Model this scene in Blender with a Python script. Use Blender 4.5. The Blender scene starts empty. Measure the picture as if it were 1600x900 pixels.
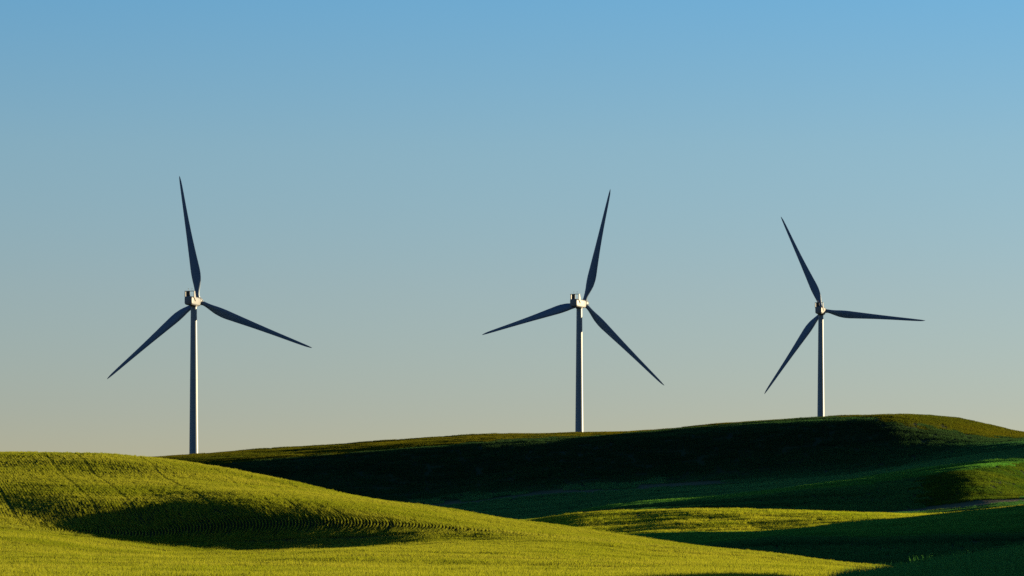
import bpy, math, random
import numpy as np
from mathutils import Vector, Matrix

scene = bpy.context.scene
R = math.radians
# ------------------------------------------------------------------ camera
cam_data = bpy.data.cameras.new('camera')
cam = bpy.data.objects.new('camera', cam_data)
scene.collection.objects.link(cam); scene.camera = cam
cam.location = (0, 0, 0); cam.rotation_euler = (R(90), 0, 0)
cam_data.sensor_fit = 'HORIZONTAL'; cam_data.sensor_width = 36.0
cam_data.lens = 36.0*6000/1600
cam_data.shift_y = (860-450)/1600
cam_data.clip_start = 1.0; cam_data.clip_end = 40000
# ------------------------------------------------------------------ sky and sun
EXPOSURE = 1.7
SKY_STRENGTH = 0.147*1.5/2**EXPOSURE
SUN_STRENGTH = 5.0
SUN_EL, SUN_AZ = 6.3, 65.0        # azimuth clockwise from the view direction
world = bpy.data.worlds.new('World'); scene.world = world; world.use_nodes = True
nt = world.node_tree; nt.nodes.clear()
def N(tree, kind, **kw):
    n = tree.nodes.new(kind)
    for k, v in kw.items():
        if k.startswith('_'): n.inputs[k[1:].replace('_', ' ')].default_value = v
        else: setattr(n, k, v)
    return n
sky = N(nt, 'ShaderNodeTexSky', sky_type='NISHITA', sun_disc=False, sun_elevation=R(SUN_EL), sun_rotation=R(SUN_AZ),
        altitude=600, air_density=1.0, dust_density=0.0, ozone_density=3.0)
bg = N(nt, 'ShaderNodeBackground', _Strength=SKY_STRENGTH)
out = N(nt, 'ShaderNodeOutputWorld')
# sky tinted by elevation; darkened above the frame to deepen and blue shade
tc = N(nt, 'ShaderNodeTexCoord'); sep = N(nt, 'ShaderNodeSeparateXYZ'); nt.links.new(tc.outputs['Generated'], sep.inputs[0])
ramp = N(nt, 'ShaderNodeValToRGB'); nt.links.new(sep.outputs['Z'], ramp.inputs[0])
STOPS = [(0.0, (1.07, 0.95, 1.06)), (0.0365, (1.06, 0.945, 1.11)), (0.068, (1.15, 1.02, 1.12)), (0.104, (1.16, 1.14, 1.20)),
         (0.142, (0.93, 1.19, 1.36)), (0.26, (0.32, 0.75, 1.0)), (1.0, (0.15, 0.55, 0.85))]
while len(ramp.color_ramp.elements) < len(STOPS): ramp.color_ramp.elements.new(0.5)
for e, (p, c) in zip(ramp.color_ramp.elements, STOPS): e.position = p; e.color = (c[0]/1.5, c[1]/1.5, c[2]/1.5, 1)
mul = N(nt, 'ShaderNodeMixRGB', blend_type='MULTIPLY', _Fac=1.0)
nt.links.new(sky.outputs[0], mul.inputs[1]); nt.links.new(ramp.outputs[0], mul.inputs[2])
nt.links.new(mul.outputs[0], bg.inputs['Color'])
nt.links.new(bg.outputs[0], out.inputs['Surface'])
sun_data = bpy.data.lights.new('sun', 'SUN'); sun_data.energy = SUN_STRENGTH; sun_data.angle = R(0.5); sun_data.color = (1.0, 0.79, 0.45)
sun = bpy.data.objects.new('sun', sun_data); scene.collection.objects.link(sun)
sd = Vector((math.sin(R(SUN_AZ))*math.cos(R(SUN_EL)), math.cos(R(SUN_AZ))*math.cos(R(SUN_EL)), math.sin(R(SUN_EL))))
sun.rotation_euler = sd.to_track_quat('Z', 'Y').to_euler(); sun.location = (300, 300, 200)
vs = scene.view_settings
vs.view_transform = 'Standard'; vs.look = 'None'; vs.gamma = 1; vs.use_curve_mapping = False; vs.exposure = EXPOSURE
scene.cycles.use_denoising = False
scene.cycles.max_bounces = 6; scene.cycles.transmission_bounces = 3; scene.cycles.diffuse_bounces = 3
# ---- TERRAIN BEGIN ----
FPX, HOR, CX = 6000.0, 860.0, 800.0      # lens in photo pixels, eye-level row, centre column

def pchip(xs, ys, x):
    """monotone cubic through (xs, ys); xs, ys (n,) or (n, cols); x (m,) evaluated for every column"""
    xs = np.asarray(xs, float); ys = np.asarray(ys, float)
    one = ys.ndim == 1
    if one: ys = ys[:, None]
    if xs.ndim == 1: xs = np.repeat(xs[:, None], ys.shape[1], 1)
    h = np.diff(xs, axis=0); d = np.diff(ys, axis=0) / h
    m = np.zeros_like(ys)
    w1 = 2*h[1:] + h[:-1]; w2 = h[1:] + 2*h[:-1]
    same = d[:-1]*d[1:] > 0
    with np.errstate(divide='ignore', invalid='ignore'):
        hm = (w1 + w2) / (w1/d[:-1] + w2/d[1:])
    m[1:-1] = np.where(same, hm, 0.0)
    m[0] = d[0]; m[-1] = d[-1]
    out = np.empty((len(x), ys.shape[1]))
    for c in range(ys.shape[1]):
        k = np.clip(np.searchsorted(xs[:, c], x) - 1, 0, len(xs)-2)
        hh = h[k, c]; t = np.clip((x - xs[k, c]) / hh, 0, 1)
        out[:, c] = ((1+2*t)*(1-t)**2*ys[k, c] + t*(1-t)**2*hh*m[k, c]
                     + t*t*(3-2*t)*ys[k+1, c] + t*t*(t-1)*hh*m[k+1, c])
    return out[:, 0] if one else out

# every line: points (azimuth column, distance in metres, height as a column row); far to near order is reversed
LINES = [
 ('near',   [(-3000,30,1220),(4600,30,1220)]),
 ('knoll',  [(-3000,125,915),(0,125,908),(1200,130,907),(1300,133,920),(1375,135,909),(1450,135,897),(1600,135,876),(1900,138,806),(2400,138,792),(4600,138,770)]),
 ('dip1',   [(-3000,170,895),(0,170,892),(700,170,895),(1200,168,899),(1300,165,903),(1450,165,901),(1600,165,890),(1900,162,825),(2400,160,795),(4600,160,760)]),
 ('field',  [(-3000,222,860),(0,222,862),(150,222,872),(300,222,876),(600,222,866),(900,222,873),(1100,222,883),(1300,222,892),(1450,222,905),(1600,222,908),(2400,222,860),(4600,222,700)]),
 ('toe0',   [(-3000,260,798),(-300,267,822),(0,271,834),(60,275,839),(150,279,850),(237,281,860),(312,282,864),(406,282,865),(500,282,862),(600,282,853),(700,280,845),(800,276,846),(900,272,852),(1031,270,865),(1208,268,878),(1300,268,888),(1375,266,896),(1450,266,905),(1600,266,915),(2400,266,888),(4600,266,755)]),
 ('fold',   [(-3000,275,790),(-300,280,815),(0,281.5,828),(60,285.5,835),(175,289,846),(237,289,849),(312,290,842),(406,290,836),(500,290,831),(666,290,828),(775,288,833),(900,286,842),(1031,284,857),(1208,280,872),(1300,278,884),(1375,276,892),(1450,276,904),(1600,276,915),(2400,276,890),(4600,276,760)]),
 ('brk',    [(-3000,310,740),(-300,316,757),(0,311,774),(60,304,785),(120,301,789),(180,300,792),(250,299,797),(320,297,797),(400,297,791),(470,298,791),(560,297,798),(620,297,804),(680,298,812),(775,302,823),(900,304,836),(1031,302,851),(1208,298,869.5),(1300,296,882.5),(1375,295,891),(1450,295,903),(1600,295,917),(2400,295,890),(4600,295,760)]),
 ('mid',    [(-3000,338,720),(-300,342,728),(0,339,735),(130,334,746),(250,331,752),(300,333,753),(400,334,761),(500,325,774),(600,320,790),(700,318,803),(800,318,818.5),(900,317,830),(1000,315,842),(1200,310,868),(1300,308,882),(1375,306,891),(1450,305,902.5),(1600,304,918),(2400,304,895),(4600,304,760)]),
 ('crest',  [(-3000,356,690),(-600,358,697),(0,361,702),(130,361,706),(230,362,713),(300,362,722),(400,358,741),(500,350,762),(600,343,780),(700,337,795),(800,333,811),(900,330,824),(1000,327,838),(1100,324,852),(1200,321,867),(1300,318,881),(1375,316,890),(1450,314,902),(1600,312,919),(2400,312,900),(4600,312,760)]),
 ('val',    [(-3000,450,740),(0,450,760),(300,445,790),(600,425,815),(900,400,840),(1000,390,852),(1100,385,864),(1200,375,876),(1300,368,888),(1450,365,895),(1600,365,896),(2400,365,700),(4600,365,560)]),
 ('terr',   [(-3000,505,730),(0,500,770),(500,480,805),(800,450,838),(1000,420,857),(1150,410,852),(1237,408,846),(1323,406,845),(1410,405,843),(1497,405,839),(1600,405,833),(2400,405,610),(4600,405,500)]),
 ('m2',     [(-3000,560,730),(0,560,770),(500,540,805),(800,520,838),(900,505,843),(973,500,841),(1060,500,839),(1175,500,838),(1250,500,832),(1352,500,820),(1439,500,811),(1525,500,802),(1600,500,795),(2400,500,570),(4600,500,480)]),
 ('dip2',   [(-3000,600,735),(0,600,780),(500,590,808),(800,560,837),(900,545,841),(973,540,842),(1060,538,840),(1175,535,839),(1250,533,834),(1352,530,822),(1439,530,812),(1525,530,804),(1600,530,797),(2400,530,600),(4600,530,500)]),
 ('mound',  [(-3000,650,735),(0,650,780),(500,640,812),(700,625,822),(835,612,815),(915,605,807),(1002,602,804),(1089,600,800),(1175,600,800),(1237,600,800),(1323,600,803),(1381,600,806),(1453,600,809),(1525,600,806),(1600,600,799),(2400,600,745),(4600,600,560)]),
 ('r1',     [(-3000,720,740),(0,720,785),(500,710,815),(700,700,822),(835,700,819),(1002,700,813),(1237,705,808),(1375,705,805),(1439,705,800),(1525,700,790),(1600,724,777),(1800,765,768),(2400,770,775),(4600,690,540)]),
 ('r2',     [(-3000,790,730),(0,790,785),(500,780,815),(700,770,822),(858,760,809),(944,755,796),(1031,752,786),(1118,752,780),(1294,755,762),(1381,758,754),(1439,760,748),(1497,762,738),(1525,765,734),(1554,772,730),(1600,795,725),(1800,840,722),(2400,840,745),(4600,790,480)]),
 ('r3',     [(-3000,880,720),(0,880,785),(500,870,815),(700,860,824),(858,850,812),(944,845,797),(1031,840,784),(1150,840,775),(1265,845,759),(1352,850,747),(1439,855,732),(1497,865,725),(1600,885,714),(2000,885,690),(2400,890,640),(4600,890,540)]),
 ('toe',    [(-3000,940,720),(0,940,785),(500,940,805),(700,935,806),(800,930,803),(915,930,792),(1031,930,777),(1150,930,768),(1265,930,755),(1352,930,743),(1497,930,719),(1600,935,708),(2400,940,560),(4600,940,480)]),
 ('strip',  [(-3000,1000,715),(0,1000,780),(300,1000,795),(600,1000,795),(697,1000,789),(800,1000,778),(915,1000,767),(1031,1000,761),(1147,1000,754),(1265,1000,745),(1400,1000,730),(1500,1000,708),(1600,1000,694),(2400,1000,660),(4600,1000,520)]),
 ('should', [(-3000,1080,710),(0,1080,735),(250,1080,731),(400,1080,722),(600,1080,706),(800,1080,693),(900,1078,688),(1000,1075,682),(1200,1070,664),(1300,1070,656),(1400,1068,652),(1450,1070,658),(1500,1075,667),(1600,1085,683),(2400,1090,690),(4600,1090,600)]),
 ('top',    [(-3000,1180,700),(0,1180,722),(230,1180,715.5),(300,1180,711),(400,1180,704.5),(500,1180,698),(600,1180,691),(700,1180,684.5),(800,1175,679.5),(900,1170,676),(1000,1160,673),(1050,1150,669),(1100,1140,665),(1200,1125,657),(1300,1115,650),(1350,1112,648),(1400,1110,648),(1450,1112,649),(1500,1118,654),(1550,1125,664),(1600,1130,675),(2400,1150,720),(4600,1150,700)]),
 ('dip3',   [(-3000,1236,702),(0,1236,724),(300,1236,713),(400,1236,706),(500,1236,699.5),(600,1236,692.5),(700,1236,686),(800,1236,681.5),(900,1236,680),(1000,1236,679),(1200,1236,668),(1400,1236,670),(1600,1236,692),(2400,1236,730),(4600,1236,720)]),
 ('ridge',  [(-3000,1250,700),(0,1250,722),(300,1250,710),(400,1250,701.5),(500,1250,694.5),(600,1250,687.5),(700,1250,681.5),(800,1250,677.5),(900,1250,677),(1000,1250,679),(1200,1250,672),(1400,1250,674),(1600,1250,698),(2400,1250,733),(4600,1250,723)]),
 ('back',   [(-3000,1320,735),(300,1320,745),(800,1320,716),(1100,1320,705),(1400,1320,695),(1600,1320,712),(2400,1320,750),(4600,1320,740)]),
 ('site',   [(-3000,1540,790),(300,1540,781),(900,1540,768),(1280,1540,745),(1600,1540,765),(4600,1540,790)]),
 ('site2',  [(-3000,1880,800),(300,1880,790),(900,1880,762),(1280,1880,739),(1600,1880,760),(4600,1880,800)]),
 ('far',    [(-3000,2800,830),(4600,2800,830)]),
 ('end',    [(-3000,20000,860),(4600,20000,860)]),
]
def smooth_noise(x, y, seed, n=9, lo=12., hi=60.):
    r = np.random.RandomState(seed); out = np.zeros_like(x)
    for i in range(n):
        L = lo*(hi/lo)**(i/(n-1)); a = r.uniform(0, 2*np.pi); p = r.uniform(0, 6.28)
        out += L/hi*np.sin((x*np.cos(a)+y*np.sin(a))*2*np.pi/L + p + 1.3*np.sin((x*np.cos(a+1.4)+y*np.sin(a+1.4))*2*np.pi/(L*1.7)))
    return out / n**.5

def streaks(x, y, seed, wl=11.):
    """long low contour ripples, running mostly across"""
    r = np.random.RandomState(seed); out = np.zeros_like(x)
    for i in range(6):
        L = wl*(.6+.35*i); a = r.uniform(-.12, .12); p = r.uniform(0, 6.28); q = r.uniform(0, 6.28)
        out += np.sin((y*np.cos(a)+x*np.sin(a))*2*np.pi/L + p + 1.1*np.sin(x*2*np.pi/(L*9)+q))*(.5+.5*np.sin(x*2*np.pi/(L*14)+q*2))
    return out/2.45
def build_terrain():
    cols = np.concatenate([np.linspace(-3000, -420, 70), np.arange(-400, 2000, 8.0), np.linspace(2030, 4600, 70)])
    ys = [-60., -30., 0., 15.]; d = 30.0
    while d < 2900: ys.append(d); d *= (1.0045 if d < 1300 else 1.012)
    while d < 20000: ys.append(d); d *= 1.15
    ys = np.array(ys)
    W = np.where(ys >= 60, ys, 45 + 15*np.clip(ys/60, 0, 1))
    YY, ZZ = [], []
    k = np.exp(-0.5*(np.arange(-6, 7)/2.6)**2); k /= k.sum()
    for name, pts in LINES:
        p = np.array(pts, float)
        y_ = pchip(p[:, 0], p[:, 1], cols); r_ = pchip(p[:, 0], p[:, 2], cols)
        z_ = (HOR - r_)/FPX*y_ - {'crest': .28, 'top': .5, 'ridge': .5}.get(name, 0)
        def sm(a):
            b = np.convolve(np.pad(a, 6, 'edge'), k, 'valid'); b[:70] = a[:70]; b[-70:] = a[-70:]; return b
        YY.append(sm(y_)); ZZ.append(sm(z_))
    YY, ZZ = np.array(YY), np.array(ZZ)
    Z = pchip(YY, ZZ, np.maximum(ys, 30))
    # soften the folds along the distance a little
    for _ in range(SOFT):
        n8 = int(np.searchsorted(ys, 880)); Z[5:n8] = (Z[4:n8-1] + 2*Z[5:n8] + Z[6:n8+1])/4
    X = (cols[None, :] - CX)/FPX*W[:, None]; Y = np.repeat(ys[:, None], len(cols), 1)
    amp = np.clip((Y-150)/300, 0, 1)*np.clip((3000-Y)/800, 0, 1)
    Z = Z + smooth_noise(X, Y, 4, lo=9, hi=70)*(0.08 + 0.30*amp)*np.clip((Y-60)/100, 0, 1)
    Z = Z + streaks(X, Y, 21, 9.)*.10*np.clip((Y-345)/60, 0, 1)*np.clip((1060-Y)/200, 0, 1)
    Z = Z + streaks(X, Y, 31, 7.)*.065*np.clip((Y-130)/40, 0, 1)*np.clip((300-Y)/30, 0, 1)
    return cols, ys, W, X, Y, Z
SOFT = 8
COLS, YS, WS, TX, TY, TZ = build_terrain()
def height(x, y):
    x = np.asarray(x, float); y = np.asarray(y, float)
    j = np.clip(np.searchsorted(YS, y) - 1, 0, len(YS)-2); v = np.clip((y-YS[j])/(YS[j+1]-YS[j]), 0, 1)
    w = np.interp(y, YS, WS); c = CX + FPX*x/w
    i = np.clip(np.searchsorted(COLS, c) - 1, 0, len(COLS)-2); u = np.clip((c-COLS[i])/(COLS[i+1]-COLS[i]), 0, 1)
    return ((TZ[j, i]*(1-u)+TZ[j, i+1]*u)*(1-v) + (TZ[j+1, i]*(1-u)+TZ[j+1, i+1]*u)*v)
# ---- TERRAIN END ----
# ------------------------------------------------------------------ materials
def principled(name, col, rough=0.5, metal=0.0, spec=0.5):
    m = bpy.data.materials.new(name); m.use_nodes = True
    b = m.node_tree.nodes['Principled BSDF']
    b.inputs['Base Color'].default_value = (*col, 1); b.inputs['Roughness'].default_value = rough
    b.inputs['Metallic'].default_value = metal; b.inputs['Specular IOR Level'].default_value = spec
    return m, b
def vary(m, b, c0, c1, scale, detail=4, stretch=(1, 1, 1), coord='Object'):
    t = m.node_tree
    tc = N(t, 'ShaderNodeTexCoord'); mp = N(t, 'ShaderNodeMapping'); mp.inputs['Scale'].default_value = stretch
    no = N(t, 'ShaderNodeTexNoise', _Scale=scale, _Detail=detail); cr = N(t, 'ShaderNodeValToRGB')
    cr.color_ramp.elements[0].position = 0.3; cr.color_ramp.elements[1].position = 0.7
    cr.color_ramp.elements[0].color = (*c0, 1); cr.color_ramp.elements[1].color = (*c1, 1)
    t.links.new(tc.outputs[coord], mp.inputs[0]); t.links.new(mp.outputs[0], no.inputs['Vector'])
    t.links.new(no.outputs[0], cr.inputs[0]); t.links.new(cr.outputs[0], b.inputs['Base Color'])
    return cr
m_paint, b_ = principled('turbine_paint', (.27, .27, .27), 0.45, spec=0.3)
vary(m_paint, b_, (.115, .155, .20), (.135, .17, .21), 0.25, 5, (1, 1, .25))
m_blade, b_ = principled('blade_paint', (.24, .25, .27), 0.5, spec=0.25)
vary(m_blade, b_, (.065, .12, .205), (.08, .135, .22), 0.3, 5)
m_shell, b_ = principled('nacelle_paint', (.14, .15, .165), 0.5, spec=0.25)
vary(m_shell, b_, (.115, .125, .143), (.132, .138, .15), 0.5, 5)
m_dark, b_ = principled('dark_radiator', (.02, .02, .022), 0.6)
vary(m_dark, b_, (.012, .012, .014), (.03, .03, .03), 3.0)
m_steel, b_ = principled('galvanised_steel', (.25, .25, .26), 0.4, 0.8)
vary(m_steel, b_, (.2, .2, .21), (.3, .3, .3), 4.0)

# ground: soil and young stems, with a bare farm track
m_ground = bpy.data.materials.new('field_soil'); m_ground.use_nodes = True
t = m_ground.node_tree; b_ = t.nodes['Principled BSDF']; b_.inputs['Roughness'].default_value = 0.95; b_.inputs['Specular IOR Level'].default_value = 0.1
cr = vary(m_ground, b_, (.020, .030, .008), (.035, .045, .012), 0.15, 8)
at = N(t, 'ShaderNodeAttribute', attribute_name='bare'); mx = N(t, 'ShaderNodeMixRGB')
mx.inputs[2].default_value = (.15, .10, .042, 1)
t.links.new(at.outputs['Fac'], mx.inputs[0]); t.links.new(cr.outputs[0], mx.inputs[1]); t.links.new(mx.outputs[0], b_.inputs['Base Color'])
no = N(t, 'ShaderNodeTexNoise', _Scale=1.2, _Detail=6); bp = N(t, 'ShaderNodeBump', _Strength=0.5, _Distance=0.2)
tc = N(t, 'ShaderNodeTexCoord'); t.links.new(tc.outputs['Object'], no.inputs['Vector']); t.links.new(no.outputs[0], bp.inputs['Height']); t.links.new(bp.outputs[0], b_.inputs['Normal'])

def grass_material(name, c0, c1, scale, trans=0.45, stretch=1.0, slope=None):
    m = bpy.data.materials.new(name); m.use_nodes = True; t = m.node_tree; t.nodes.clear()
    o = N(t, 'ShaderNodeOutputMaterial'); d = N(t, 'ShaderNodeBsdfDiffuse'); tr = N(t, 'ShaderNodeBsdfTranslucent'); mix = N(t, 'ShaderNodeMixShader', _Fac=trans)
    ge = N(t, 'ShaderNodeNewGeometry'); no = N(t, 'ShaderNodeTexNoise', _Scale=scale, _Detail=6, _Roughness=0.6); cr = N(t, 'ShaderNodeValToRGB')
    cr.color_ramp.elements[0].position = 0.35; cr.color_ramp.elements[1].position = 0.65
    cr.color_ramp.elements[0].color = (*c0, 1); cr.color_ramp.elements[1].color = (*c1, 1)
    mp = N(t, 'ShaderNodeMapping'); mp.inputs['Scale'].default_value = (stretch, 1, 1); t.links.new(ge.outputs['Position'], mp.inputs[0])
    t.links.new(mp.outputs[0], no.inputs['Vector']); t.links.new(no.outputs[0], cr.inputs[0])
    if slope:      # painted shading: dark up the face, lighter towards the sky-exposed foot
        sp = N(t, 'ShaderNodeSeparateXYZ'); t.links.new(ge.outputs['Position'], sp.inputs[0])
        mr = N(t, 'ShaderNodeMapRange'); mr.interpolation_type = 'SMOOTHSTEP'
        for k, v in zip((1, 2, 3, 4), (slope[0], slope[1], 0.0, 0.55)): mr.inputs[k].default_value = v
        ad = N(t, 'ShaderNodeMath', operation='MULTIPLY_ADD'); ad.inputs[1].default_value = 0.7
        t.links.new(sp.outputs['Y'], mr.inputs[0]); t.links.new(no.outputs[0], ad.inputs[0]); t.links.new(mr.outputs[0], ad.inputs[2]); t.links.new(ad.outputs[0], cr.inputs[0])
    hs = N(t, 'ShaderNodeHueSaturation', _Saturation=1.1, _Value=1.15)
    t.links.new(cr.outputs[0], d.inputs[0]); t.links.new(cr.outputs[0], hs.inputs['Color']); t.links.new(hs.outputs[0], tr.inputs[0])
    t.links.new(d.outputs[0], mix.inputs[1]); t.links.new(tr.outputs[0], mix.inputs[2]); t.links.new(mix.outputs[0], o.inputs[0])
    return m
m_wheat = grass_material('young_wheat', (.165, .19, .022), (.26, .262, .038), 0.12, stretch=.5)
m_wheat_shade_toned = grass_material('shade_toned_wheat', (.035, .10, .030), (.085, .20, .050), 0.10, stretch=.15)  # colour darkened and blued to deepen the shade in the hollows
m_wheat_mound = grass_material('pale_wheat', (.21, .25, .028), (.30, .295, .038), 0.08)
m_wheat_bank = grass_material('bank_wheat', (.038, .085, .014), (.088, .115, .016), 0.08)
m_wheat_skylit_band = grass_material('skylit_band_wheat', (.055, .17, .032), (.12, .27, .050), 0.10, stretch=.15)  # sky light on the slope rims, put into the colour
m_wheat_shade_graded = grass_material('shade_graded_wheat', (.028, .055, .020), (.050, .135, .044), 0.05, stretch=.25, slope=(1050, 960))  # shade of the face put into the colour, easing towards the foot
m_wheat_skylit_foot = grass_material('skylit_foot_wheat', (.055, .15, .048), (.10, .23, .07), 0.06, stretch=.2)  # lighter colour painted for the foot, which sees more sky
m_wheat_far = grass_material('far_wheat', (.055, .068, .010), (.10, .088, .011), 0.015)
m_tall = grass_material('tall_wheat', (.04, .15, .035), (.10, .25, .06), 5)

# ------------------------------------------------------------------ helpers
def link(o, parent=None):
    scene.collection.objects.link(o)
    if parent: o.parent = parent
    return o
def mesh_obj(name, verts, faces, mat, parent=None, smooth=False):
    me = bpy.data.meshes.new(name); me.from_pydata([tuple(v) for v in verts], [], faces); me.update()
    if smooth: me.polygons.foreach_set('use_smooth', [True]*len(me.polygons))
    if mat: me.materials.append(mat)
    return link(bpy.data.objects.new(name, me), parent)

# ------------------------------------------------------------------ ground: one sheet to the horizon
ny, nx = TX.shape
V = np.stack([TX, TY, TZ], -1).reshape(-1, 3)
i0 = (np.arange(ny-1)[:, None]*nx + np.arange(nx-1)[None, :]).ravel()
F = np.stack([i0, i0+1, i0+nx+1, i0+nx], -1)
me = bpy.data.meshes.new('ground')
me.vertices.add(len(V)); me.vertices.foreach_set('co', V.astype(np.float32).ravel())
me.loops.add(F.size); me.loops.foreach_set('vertex_index', F.ravel().astype(np.int32))
me.polygons.add(len(F)); me.polygons.foreach_set('loop_start', np.arange(0, F.size, 4, dtype=np.int32)); me.polygons.foreach_set('loop_total', np.full(len(F), 4, np.int32))
me.update(calc_edges=True); me.polygons.foreach_set('use_smooth', [True]*len(F))
me.materials.append(m_ground)
def az(x, y): return CX + FPX*x/np.maximum(y, 60)
def bare_mask(x, y):
    """1 on the bare farm track at the foot of the far hill and the worn strip at its right"""
    c = az(x, y); n = smooth_noise(x, y, 11, lo=5, hi=40)
    a = np.clip(1.5-np.abs(y-1000-6*n)/(5+3*n), 0, 1)*np.clip((c-640)/80, 0, 1)*np.clip((1240-c)/160, 0, 1)
    b = np.clip(1.5-np.abs(y-706-3*n)/7, 0, 1)*np.clip((c-1355)/60, 0, 1)
    return np.maximum(a, b)
at = me.attributes.new('bare', 'FLOAT', 'POINT'); at.data.foreach_set('value', bare_mask(V[:, 0], V[:, 1]).astype(np.float32))
ground = link(bpy.data.objects.new('ground', me)); ground['kind'] = 'structure'

# ------------------------------------------------------------------ grass: templates of blades, set on the ground in rows or patches
rng = np.random.RandomState(7)
def blades(n, sx, sy, h, w, lean=0.25, rows=None):
    """n two-piece bent blades inside sx by sy metres"""
    vs_, fs = [], []
    for i in range(n):
        x = rng.uniform(-sx/2, sx/2); y = rng.uniform(-sy/2, sy/2)
        a = rng.uniform(0, 2*np.pi); hh = h*rng.uniform(.6, 1.15); ww = w*rng.uniform(.7, 1.2)/2
        lx, ly = rng.normal(0, lean, 2)*hh
        ux, uy = np.cos(a)*ww, np.sin(a)*ww
        b = len(vs_)
        vs_ += [(x-ux, y-uy, -.08), (x+ux, y+uy, -.08), (x+lx*.4-ux*.8, y+ly*.4-uy*.8, hh*.6), (x+lx*.4+ux*.8, y+ly*.4+uy*.8, hh*.6), (x+lx, y+ly, hh)]
        fs += [(b, b+1, b+3, b+2), (b+2, b+3, b+4)]
    return vs_, fs

def grass(name, label, mat, templates, pts, yaw, scale, pick=None):
    """one object: its mesh holds the blade templates and one loose vertex per tuft; nodes set a tuft on every vertex"""
    n = len(pts); x, y = pts[:, 0], pts[:, 1]; e = .5
    z = height(x, y); gx = (height(x+e, y)-height(x-e, y))/(2*e); gy = (height(x, y+e)-height(x, y-e))/(2*e)
    vs_, fs, kind = [], [], []
    for k, (tv, tf) in enumerate(templates):
        b = len(vs_); vs_ += tv; fs += [tuple(b+i for i in f) for f in tf]; kind += [k]*len(tv)
    nt_ = len(vs_)
    me = bpy.data.meshes.new(name)
    me.from_pydata(vs_ + [tuple(p) for p in np.stack([x, y, z], -1)], [], fs); me.update()
    if pick is None: pick = rng.randint(0, len(templates), n)
    kk = np.concatenate([np.array(kind), 100+pick]).astype(np.int32)
    me.attributes.new('kind_of_point', 'INT', 'POINT').data.foreach_set('value', kk)
    # rotation: yaw about z, then tilt to the ground's slope, as euler
    rot = np.zeros((n, 3), np.float32)
    nrm = np.stack([-gx, -gy, np.ones(n)], -1); nrm /= np.linalg.norm(nrm, axis=1)[:, None]
    fx = np.stack([np.cos(yaw), np.sin(yaw), np.zeros(n)], -1); fx -= (fx*nrm).sum(1)[:, None]*nrm; fx /= np.linalg.norm(fx, axis=1)[:, None]
    fy = np.cross(nrm, fx)
    rot[:, 1] = -np.arcsin(np.clip(fx[:, 2], -1, 1)); rot[:, 0] = np.arctan2(fy[:, 2], nrm[:, 2]); rot[:, 2] = np.arctan2(fx[:, 1], fx[:, 0])
    full = np.zeros((nt_+n, 3), np.float32); full[nt_:] = rot
    me.attributes.new('tuft_rotation', 'FLOAT_VECTOR', 'POINT').data.foreach_set('vector', full.ravel())
    sc_ = np.ones((nt_+n, 3), np.float32); sc_[nt_:, 2] = scale
    me.attributes.new('tuft_scale', 'FLOAT_VECTOR', 'POINT').data.foreach_set('vector', sc_.ravel())
    me.materials.append(mat)
    o = link(bpy.data.objects.new(name, me)); o['kind'] = 'stuff'; o['label'] = label; o['category'] = 'grass'
    g = bpy.data.node_groups.new(name+'_nodes', 'GeometryNodeTree')
    g.interface.new_socket('Geometry', in_out='INPUT', socket_type='NodeSocketGeometry'); g.interface.new_socket('Geometry', in_out='OUTPUT', socket_type='NodeSocketGeometry')
    gi = g.nodes.new('NodeGroupInput'); go = g.nodes.new('NodeGroupOutput'); L = g.links.new
    at_ = g.nodes.new('GeometryNodeInputNamedAttribute'); at_.data_type = 'INT'; at_.inputs['Name'].default_value = 'kind_of_point'
    ar = g.nodes.new('GeometryNodeInputNamedAttribute'); ar.data_type = 'FLOAT_VECTOR'; ar.inputs['Name'].default_value = 'tuft_rotation'
    asc = g.nodes.new('GeometryNodeInputNamedAttribute'); asc.data_type = 'FLOAT_VECTOR'; asc.inputs['Name'].default_value = 'tuft_scale'
    e2r = g.nodes.new('FunctionNodeEulerToRotation'); L(ar.outputs[0], e2r.inputs[0])
    jn = g.nodes.new('GeometryNodeJoinGeometry')
    for k in range(len(templates)):
        def pickout(val):
            cp = g.nodes.new('FunctionNodeCompare'); cp.data_type = 'INT'; cp.operation = 'EQUAL'
            L(at_.outputs[0], cp.inputs[2]); cp.inputs[3].default_value = val
            sg = g.nodes.new('GeometryNodeSeparateGeometry'); sg.domain = 'POINT'; L(gi.outputs[0], sg.inputs[0]); L(cp.outputs[0], sg.inputs[1]); return sg
        tmpl, ptsn = pickout(k), pickout(100+k)
        ip = g.nodes.new('GeometryNodeInstanceOnPoints')
        L(ptsn.outputs[0], ip.inputs['Points']); L(tmpl.outputs[0], ip.inputs['Instance']); L(e2r.outputs[0], ip.inputs['Rotation']); L(asc.outputs[0], ip.inputs['Scale'])
        L(ip.outputs[0], jn.inputs[0])
    L(jn.outputs[0], go.inputs[0])
    md = o.modifiers.new('tufts', 'NODES'); md.node_group = g
    return o

def line_y(name, c):
    for n_, pts in LINES:
        if n_ == name:
            p = np.array(pts, float); return pchip(p[:, 0], p[:, 1], np.atleast_1d(c))

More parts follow.
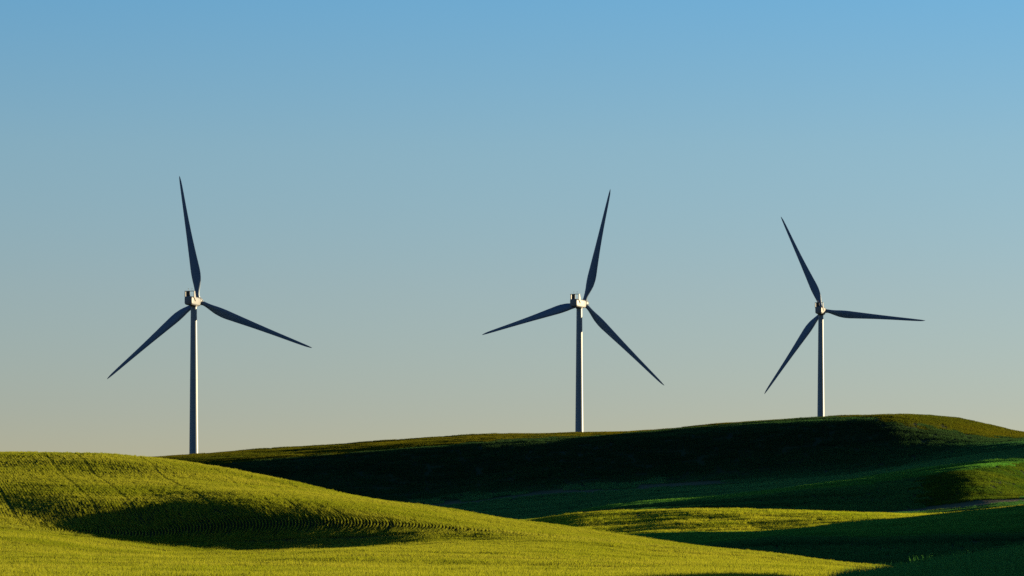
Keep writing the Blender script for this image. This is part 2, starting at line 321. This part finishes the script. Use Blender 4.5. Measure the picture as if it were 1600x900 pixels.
# rows on the slope beyond the fold (with sprayer lines left out) and their turn at the foot of the slope
ROW = 0.245
dvec = np.array([-.185, .983]); pvec = np.array([.983, .185])
P, Yw, S, FOLD = [], [], [], []
def hnoise(x, y, seed, lo, hi): return smooth_noise(np.asarray(x, float), np.asarray(y, float), seed, lo=lo, hi=hi)
tram = set()
def fold_cross(k):
    """where row k meets the fold line"""
    u = k*ROW; y = 287.
    for _ in range(8):
        x = (u - y*pvec[1])/pvec[0]; y = float(line_y('fold', CX+FPX*x/y)[0]) + 1.0
    return x, y
k0, k1 = int(-24/ROW), int(105/ROW)
crosses = {}
for k in range(int((-62*pvec[0]+280*pvec[1])/ROW), int((48*pvec[0]+280*pvec[1])/ROW)):
    crosses[k] = fold_cross(k)
def nearest_row(px):
    return min(crosses, key=lambda k: abs(CX+FPX*crosses[k][0]/crosses[k][1]-px))
for px_ in (-75, 50, 175, 237, 359, 487, 609, 735, 860):
    k = nearest_row(px_); tram.add(k)
for k, (fx_, fy_) in crosses.items():
    low = .68 if k in tram else 1.0
    # plan curve of the row: bends leftward both uphill and on the near side of the fold
    n_ = np.arange(-3.3, 84, .9); x = []; xx = fx_
    up = n_[n_ > 0]
    slope = lambda q: -.13*q if q < 3 else (-.39 + .20*min(1, (q-3)/6))
    xs, hs = {}, []
    acc = fx_
    grid = np.arange(0, 84.5, .45); xg = [fx_]
    for q in grid[:-1]: xg.append(xg[-1] + slope(q+.22)*.45)
    gxs = np.interp(n_, grid, xg); gxs = np.where(n_ < 0, fx_ - .065*n_**2, gxs)
    dxs = np.where(n_ < 0, -.13*n_, np.array([slope(max(q, 0)) for q in n_]))
    P.append(np.stack([gxs, fy_+n_], -1)); Yw.append(np.arctan2(1., dxs)-np.pi/2); S.append(np.full(len(n_), low)); FOLD.append(n_ < 3.4)
FOLD = np.concatenate(FOLD)
P = np.concatenate(P); Yw = np.concatenate(Yw); S = np.concatenate(S)
c_ = az(P[:, 0], P[:, 1]); ycr = np.interp(c_, COLS, line_y('crest', COLS))
keep = (P[:, 1] < ycr+14) & (c_ > -330) & (c_ < 1500)
P, Yw, S, FOLD = P[keep], Yw[keep], S[keep], FOLD[keep]
S0 = S.copy()
P = P + rng.normal(0, .02, P.shape)*(~FOLD)[:, None]
S = S*(.92 + .35*hnoise(P[:, 0], P[:, 1], 3, 1.2, 16) + rng.normal(0, .12, len(S)))*np.where(rng.rand(len(S)) < .08, .55, 1)
S = np.where(FOLD, S0*(1+.25*hnoise(P[:, 0], P[:, 1], 41, .8, 9)+rng.normal(0, .16, len(S))), S)
row_t = [blades(64, .125, 1.0, .25, .021, .18) for _ in range(5)] + [blades(60, .075, .98, .24, .028, .10) for _ in range(3)]
pick = np.where(FOLD, 5+rng.randint(0, 3, len(P)), rng.randint(0, 5, len(P)))
grass('wheat_rows', 'sunlit yellow-green young wheat in fine drill rows on the near hillside', m_wheat, row_t, P, Yw, np.clip(S, .2, 1.7), pick)

# the near field before the fold: long rows running across
P, Yw, S = [], [], []
ang = np.radians(188); dv = np.array([np.cos(ang), np.sin(ang)]); pv = np.array([-dv[1], dv[0]])
for v in np.arange(-330, -90, .36):
    s_ = np.arange(-70, 70, .95) + rng.uniform(0, .9)
    pts = dv[None]*s_[:, None] + pv[None]*(v)
    P.append(pts); Yw.append(np.full(len(pts), ang-np.pi/2)); S.append(np.ones(len(pts)))
P = np.concatenate(P); Yw = np.concatenate(Yw); S = np.concatenate(S)
c_ = az(P[:, 0], P[:, 1]); yf = np.interp(c_, COLS, line_y('fold', COLS))
keep = (P[:, 1] > 112) & (P[:, 1] < yf-3.2) & (c_ > -260) & (c_ < 1500) & ~((c_ > 1318) & (P[:, 1] < 149))
P, Yw, S = P[keep], Yw[keep]+rng.normal(0, .05, keep.sum()), S[keep]
P = P + rng.normal(0, .06, P.shape)
S = S*(.95 + .38*hnoise(P[:, 0], P[:, 1], 5, 1.0, 14) + rng.normal(0, .18, len(S)))*np.where(rng.rand(len(S)) < .10, .5, 1)
print('near field tufts', len(P))
fld_t = [blades(80, .30, 1.05, .23, .022, .3) for _ in range(5)]
grass('wheat_field', 'bright yellow-green wheat across the lowest foreground', m_wheat, fld_t, P, Yw, np.clip(S, .35, 1.8))

# the dark near knoll at the lower right: taller wheat, nearer the camera
def scatter(x0, x1, y0, y1, step, jit=.3):
    gx_, gy_ = np.meshgrid(np.arange(x0, x1, step), np.arange(y0, y1, step)); p = np.stack([gx_.ravel(), gy_.ravel()], -1).astype(float)
    return p + rng.uniform(-jit, jit, p.shape)*step
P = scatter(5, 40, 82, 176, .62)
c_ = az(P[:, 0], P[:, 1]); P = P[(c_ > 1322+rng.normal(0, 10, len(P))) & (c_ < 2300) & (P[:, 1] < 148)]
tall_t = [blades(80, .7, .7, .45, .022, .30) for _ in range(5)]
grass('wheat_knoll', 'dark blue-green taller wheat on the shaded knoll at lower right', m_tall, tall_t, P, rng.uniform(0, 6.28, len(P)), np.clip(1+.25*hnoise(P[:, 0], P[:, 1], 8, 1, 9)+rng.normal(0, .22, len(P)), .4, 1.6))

# middle distance: valley, low mound and right-hand slopes
P = scatter(-60, 200, 330, 830, 2.6)
c_ = az(P[:, 0], P[:, 1]); ycr = np.interp(c_, COLS, line_y('crest', COLS))
keep = (c_ > 560) & (c_ < 1950) & (P[:, 1] > ycr+13) & (bare_mask(P[:, 0], P[:, 1]) < .35)
P = P[keep]; print('mid', len(P))
mid_t = [blades(420, 3.0, 3.0, .42, .045, .25) for _ in range(5)]
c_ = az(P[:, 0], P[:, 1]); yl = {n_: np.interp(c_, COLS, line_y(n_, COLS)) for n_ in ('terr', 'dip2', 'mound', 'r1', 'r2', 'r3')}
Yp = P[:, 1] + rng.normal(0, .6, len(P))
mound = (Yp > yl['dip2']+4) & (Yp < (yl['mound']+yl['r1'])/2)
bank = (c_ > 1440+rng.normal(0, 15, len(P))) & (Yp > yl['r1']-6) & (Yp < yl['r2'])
strip = (Yp > yl['terr']) & (Yp <= yl['dip2']+4) | (Yp > yl['r2']) & (Yp < yl['r3'])  # brighter green bands stand in for slope rims catching sky light
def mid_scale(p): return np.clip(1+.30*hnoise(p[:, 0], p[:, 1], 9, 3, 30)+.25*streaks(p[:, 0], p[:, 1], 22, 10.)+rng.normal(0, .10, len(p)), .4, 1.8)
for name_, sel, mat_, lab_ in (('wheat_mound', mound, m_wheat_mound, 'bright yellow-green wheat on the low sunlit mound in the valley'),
                               ('wheat_skylit_bands', strip, m_wheat_skylit_band, 'wheat on the shaded right-hand slopes, coloured lighter where rims catch the sky'),
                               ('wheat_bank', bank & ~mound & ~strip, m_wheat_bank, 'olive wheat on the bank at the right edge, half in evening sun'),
                               ('wheat_valley_shade_toned', ~mound & ~strip & ~bank, m_wheat_shade_toned, 'wheat in the valley hollows, shade painted into its dark green')):
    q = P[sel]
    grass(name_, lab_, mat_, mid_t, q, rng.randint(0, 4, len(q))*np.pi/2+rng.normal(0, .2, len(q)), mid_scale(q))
# far hill
P = scatter(-200, 330, 832, 1262, 4.6)
c_ = az(P[:, 0], P[:, 1])
keep = (c_ > -60) & (c_ < 1950) & (bare_mask(P[:, 0], P[:, 1]) < .35)
P = P[keep]; print('far', len(P))
far_t = [blades(520, 5.2, 5.2, .5, .09, .25) for _ in range(4)]
c_ = az(P[:, 0], P[:, 1])
edge = np.interp(c_, [0, 300, 700, 1000, 1300, 1400, 1950], [1082, 1080, 1088, 1112, 1105, 1056, 1042]) + 9*hnoise(P[:, 0], P[:, 1], 51, 20, 90)  # olive stops near the shadow edge; the shaded face gets a darker colour
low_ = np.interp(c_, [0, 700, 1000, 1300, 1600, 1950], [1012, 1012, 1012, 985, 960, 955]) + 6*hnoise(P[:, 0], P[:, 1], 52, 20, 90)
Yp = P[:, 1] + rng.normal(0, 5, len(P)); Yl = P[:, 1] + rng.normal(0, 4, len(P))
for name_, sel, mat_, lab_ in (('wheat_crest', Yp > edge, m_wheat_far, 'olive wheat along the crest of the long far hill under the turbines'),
                               ('wheat_hill_shade_toned', (Yp <= edge) & (Yl > low_), m_wheat_shade_graded, 'wheat on the face of the far hill, shade painted into its dark green'),
                               ('wheat_foot_sky_toned', Yl <= low_, m_wheat_skylit_foot, 'wheat at the foot of the far hill, painted lighter blue-green for open sky')):
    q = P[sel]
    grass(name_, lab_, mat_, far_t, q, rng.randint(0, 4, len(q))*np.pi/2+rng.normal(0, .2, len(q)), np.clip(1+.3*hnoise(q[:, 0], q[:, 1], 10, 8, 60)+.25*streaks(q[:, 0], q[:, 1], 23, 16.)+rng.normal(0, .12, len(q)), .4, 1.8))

# ------------------------------------------------------------------ wind turbines
def tube(profile, seg=48, cap=True):
    """profile: list of (radius, z)"""
    vs_, fs = [], []
    for r, z in profile:
        for i in range(seg):
            a = 2*math.pi*i/seg; vs_.append((r*math.cos(a), r*math.sin(a), z))
    for j in range(len(profile)-1):
        for i in range(seg):
            fs.append((j*seg+i, j*seg+(i+1) % seg, (j+1)*seg+(i+1) % seg, (j+1)*seg+i))
    if cap:
        fs.append(tuple(range(seg))[::-1]); fs.append(tuple((len(profile)-1)*seg+i for i in range(seg)))
    return vs_, fs
def rbox_ring(w, h, r, n=6):
    """rounded rectangle outline in x, z"""
    pts = []
    for cx_, cz_, a0 in ((w/2-r, h/2-r, 0), (-w/2+r, h/2-r, 90), (-w/2+r, -h/2+r, 180), (w/2-r, -h/2+r, 270)):
        for i in range(n+1):
            a = R(a0+90*i/n); pts.append((cx_+r*math.cos(a), cz_+r*math.sin(a)))
    return pts
def loft(rings):
    vs_, fs = [], []; n = len(rings[0])
    for rg in rings: vs_ += rg
    for j in range(len(rings)-1):
        for i in range(n): fs.append((j*n+i, j*n+(i+1) % n, (j+1)*n+(i+1) % n, (j+1)*n+i))
    fs.append(tuple(range(n))[::-1]); fs.append(tuple((len(rings)-1)*n+i for i in range(n)))
    return vs_, fs
def box(x0, x1, y0, y1, z0, z1, b=0.04):
    import bmesh
    bm = bmesh.new(); bmesh.ops.create_cube(bm, size=1)
    bmesh.ops.scale(bm, verts=bm.verts, vec=(x1-x0, y1-y0, z1-z0)); bmesh.ops.translate(bm, verts=bm.verts, vec=((x0+x1)/2, (y0+y1)/2, (z0+z1)/2))
    bmesh.ops.bevel(bm, geom=list(bm.edges), offset=b, segments=2, affect='EDGES')
    vs_ = [tuple(v.co) for v in bm.verts]; bm.verts.index_update(); fs = [tuple(v.index for v in f.verts) for f in bm.faces]; bm.free()
    return vs_, fs
def join(parts):
    vs_, fs = [], []
    for v, f in parts:
        b = len(vs_); vs_ += list(v); fs += [tuple(i+b for i in q) for q in f]
    return vs_, fs
def autosmooth(o, deg=35):
    me = o.data; me.polygons.foreach_set('use_smooth', [True]*len(me.polygons))
    import bmesh
    bm = bmesh.new(); bm.from_mesh(me); bmesh.ops.recalc_face_normals(bm, faces=bm.faces)
    for e in bm.edges: e.smooth = e.is_manifold and e.calc_face_angle(0) < R(deg)
    bm.to_mesh(me); bm.free()

HUB_H, HUB_Y = 80.0, 5.6
def blade_mesh():
    """a blade along +z from the hub centre; seen from behind (-y) its bulging trailing edge lies to +x"""
    def lerp(tab, r): return float(pchip([a for a, _ in tab], [b for _, b in tab], np.array([r]))[0])
    chord = [(1.1, 1.75), (2.6, 1.75), (5, 2.3), (8.5, 3.45), (11.5, 3.8), (16, 3.35), (25, 2.4), (35, 1.62), (44, 1.08), (48, .72), (49.6, .3), (50, .08)]
    thick = [(1.1, 1.0), (2.6, .98), (5, .62), (9, .36), (16, .26), (25, .21), (50, .16)]
    twist = [(1.1, 16), (9, 13), (20, 6), (35, 2), (50, 0)]
    bend = [(1.1, 0), (15, .05), (30, .25), (50, .9)]
    rs = [1.1, 1.8, 2.6, 3.6, 5, 6.5, 8, 9.5, 11, 13, 15, 18, 21, 25, 29, 33, 37, 41, 44, 46.5, 48, 49, 49.6, 49.9, 50]
    rings = []; n = 28
    for r in rs:
        c = lerp(chord, r); th = lerp(thick, r); tw = R(lerp(twist, r)); by = lerp(bend, r)
        rd = min(1, max(0, (r-2.2)/6)); lead = -.875*(1-rd) - .30*c*rd
        ring = []
        for i in range(n):
            a = 2*math.pi*i/n
            ca, sa = math.cos(a), math.sin(a)
            xc = (1-ca)/2                                    # 0 leading, 1 trailing
            yt = abs(sa)*.5*th*c
            ya = th*c*1.35*(xc**.5*(1-xc))*(1.0) * 1.0
            yy = (yt*(1-rd)+ya*rd)*(1 if sa > 0 else -1)
            x = lead + xc*c; xr = x
            ring.append((xr*math.cos(tw)-yy*math.sin(tw), xr*math.sin(tw)+yy*math.cos(tw)+by, r))
        rings.append(ring)
    return loft(rings)

def make_turbine():
    root = link(bpy.data.objects.new('wind_turbine', None)); root.empty_display_size = 4
    prof = []
    zs = [-3, 0, .01, 20, 20.02, 20.14, 20.16, 48, 48.02, 48.13, 48.15, 77.6, 77.62, 77.8]
    for z in zs:
        r = 1.98 + (1.22-1.98)*max(z, 0)/78; 
        if z in (20.02, 20.14, 48.02, 48.13): r += .035
        if z >= 77.62: r += .08
        prof.append((r, z))
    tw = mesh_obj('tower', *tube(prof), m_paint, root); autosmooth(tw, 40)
    # door and steps at the foot, on the camera side
    dr = mesh_obj('door', *box(-.45, .45, -2.06, -1.9, 1.3, 3.5, .05), m_steel, root); autosmooth(dr)
    st = mesh_obj('steps', *join([box(-.55, .55, -3.0-.28*i, -2.05 if i == 0 else -2.73-.28*(i-1)-.02, 1.2-.3*i-.05, 1.2-.3*i, .01) for i in range(4)]
                  + [box(s*.58-.03, s*.58+.03, -4.0, -2.1, 2.1, 2.16, .01) for s in (-1, 1)] + [box(s*.58-.03, s*.58+.03, -4.0, -3.94, -.2, 2.1, .01) for s in (-1, 1)]), m_steel, root)
    # nacelle head: yaw frame; +y points at the rotor
    v, f = loft([[(p[0], y, p[1]) for p in rbox_ring(w, h, r)] for y, w, h, r in
                 ((-7.0, 2.7, 2.75, .65), (-6.92, 2.98, 3.0, .72), (-6.7, 3.2, 3.22, .72), (-6.2, 3.35, 3.4, .7), (-5, 3.4, 3.45, .65), (0, 3.4, 3.5, .6),
                  (3.0, 3.35, 3.45, .65), (3.9, 3.1, 3.2, .8), (4.15, 2.8, 2.9, .9))])
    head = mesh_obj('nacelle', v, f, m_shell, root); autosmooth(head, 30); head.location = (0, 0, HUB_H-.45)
    # cooler frame standing on the rear roof
    def cheek(s):
        x0, x1 = (1.78, 1.98) if s > 0 else (-1.98, -1.78)
        ring = [(-5.5, 1.45), (-5.4, 3.75), (-4.2, 3.75), (-3.6, 2.6), (-2.6, .1), (-3.3, -.1), (-4.6, 1.0)]
        vs_ = [(x0, y, z) for y, z in ring] + [(x1, y, z) for y, z in ring]; n = len(ring)
        return vs_, [tuple(range(n))[::-1], tuple(range(n, 2*n))] + [(i, (i+1) % n, n+(i+1) % n, n+i) for i in range(n)]
    cf = mesh_obj('cooler_frame', *join([cheek(-1), cheek(1), box(-2.06, 2.06, -5.5, -4.3, 3.75, 3.9, .04)]), m_shell, head); autosmooth(cf, 30)
    rad = mesh_obj('radiator', *join([box(-1.5, .1, -5.15, -4.85, 1.7, 3.74, .02)] + [box(-1.5, .1, -5.22, -5.16, 1.8+.24*i, 1.84+.24*i, .01) for i in range(8)]), m_dark, head)
    for x in (-.6, .95):
        mesh_obj('wind_vane', *join([([(a+x, b-4.9, c) for a, b, c in tube([(.045, 3.89), (.04, 4.9)], 8)[0]], tube([(.045, 3.89), (.04, 4.9)], 8)[1]),
                                     box(x-.22, x+.22, -4.93, -4.87, 4.88, 4.96, .01)]), m_dark, head)
    hatch = mesh_obj('roof_hatch', *box(-.6, .6, -2.2, -.9, 1.73, 1.83, .04), m_paint, head)
    yb = mesh_obj('yaw_ring', *tube([(1.45, -2.15), (1.45, -1.7)], 40), m_dark, head)
    # hub, tilted 5.5 degrees
    hub_v, hub_f = tube([(1.25, -1.7), (1.62, -1.35), (1.72, -.6), (1.72, .5), (1.6, 1.2), (1.25, 1.8), (.75, 2.2), (.3, 2.4)], 40)
    hub_v = [(a, c, b) for a, b, c in hub_v]
    parts = [(hub_v, hub_f)]
    hub = mesh_obj('hub', *join(parts), m_shell, root); autosmooth(hub, 40)
    hub.location = (0, HUB_Y, HUB_H); hub.rotation_euler = (R(5.5), 0, 0)
    bv, bf = blade_mesh()
    bl = []
    for k in range(3):
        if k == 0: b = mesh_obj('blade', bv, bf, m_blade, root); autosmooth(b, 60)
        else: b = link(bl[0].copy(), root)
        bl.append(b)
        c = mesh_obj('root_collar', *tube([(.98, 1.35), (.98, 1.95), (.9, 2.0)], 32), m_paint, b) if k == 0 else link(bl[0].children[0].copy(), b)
        if k == 0: autosmooth(c, 40)
    return root
def copy_tree(o, parent=None):
    c = link(o.copy(), parent)
    for ch in list(o.children): copy_tree(ch, c)
    return c
SPECS = [  # column, distance, base height, yaw to the right of +y, angle of the first blade (counter-clockwise from the right, seen from behind), label
    (302.8, 1538, None, 14.0, 97.6, 469.3, 'tallest-looking white wind turbine standing apart above where the sunlit hill meets the far hill'),
    (905.2, 1660, None, 23.0, 74.4, 472.9, 'white wind turbine over the middle of the far hill ridge, upper blade leaning right'),
    (1282.6, 1885, None, 14.5, 113.6, 484.3, 'smallest white wind turbine, behind the rounded hilltop, one blade nearly level'),
]
proto = make_turbine()
for i, (px_, Y, _, yaw, th, row, lab) in enumerate(SPECS):
    o = proto if i == 0 else copy_tree(proto)
    x = (px_-CX)/FPX*Y; z = (HOR-row)/FPX*Y - HUB_H
    o.location = (x, Y, z); o.rotation_euler = (0, 0, -R(yaw))
    print('turbine base', z, 'ground', float(height([x], [Y])[0]))
    n = 0
    for ch in o.children:
        if ch.name.startswith('blade'):
            ang = th - 120*n; n += 1
            ch.location = (0, HUB_Y, HUB_H); ch.scale = (1.0, 1.0, 1.015)
            ch.rotation_euler = (Matrix.Rotation(R(5.5), 3, 'X') @ Matrix.Rotation(R(90-ang), 3, 'Y')).to_euler()
    o['label'] = lab; o['category'] = 'wind turbine'; o['group'] = 'wind turbines on the far hill'
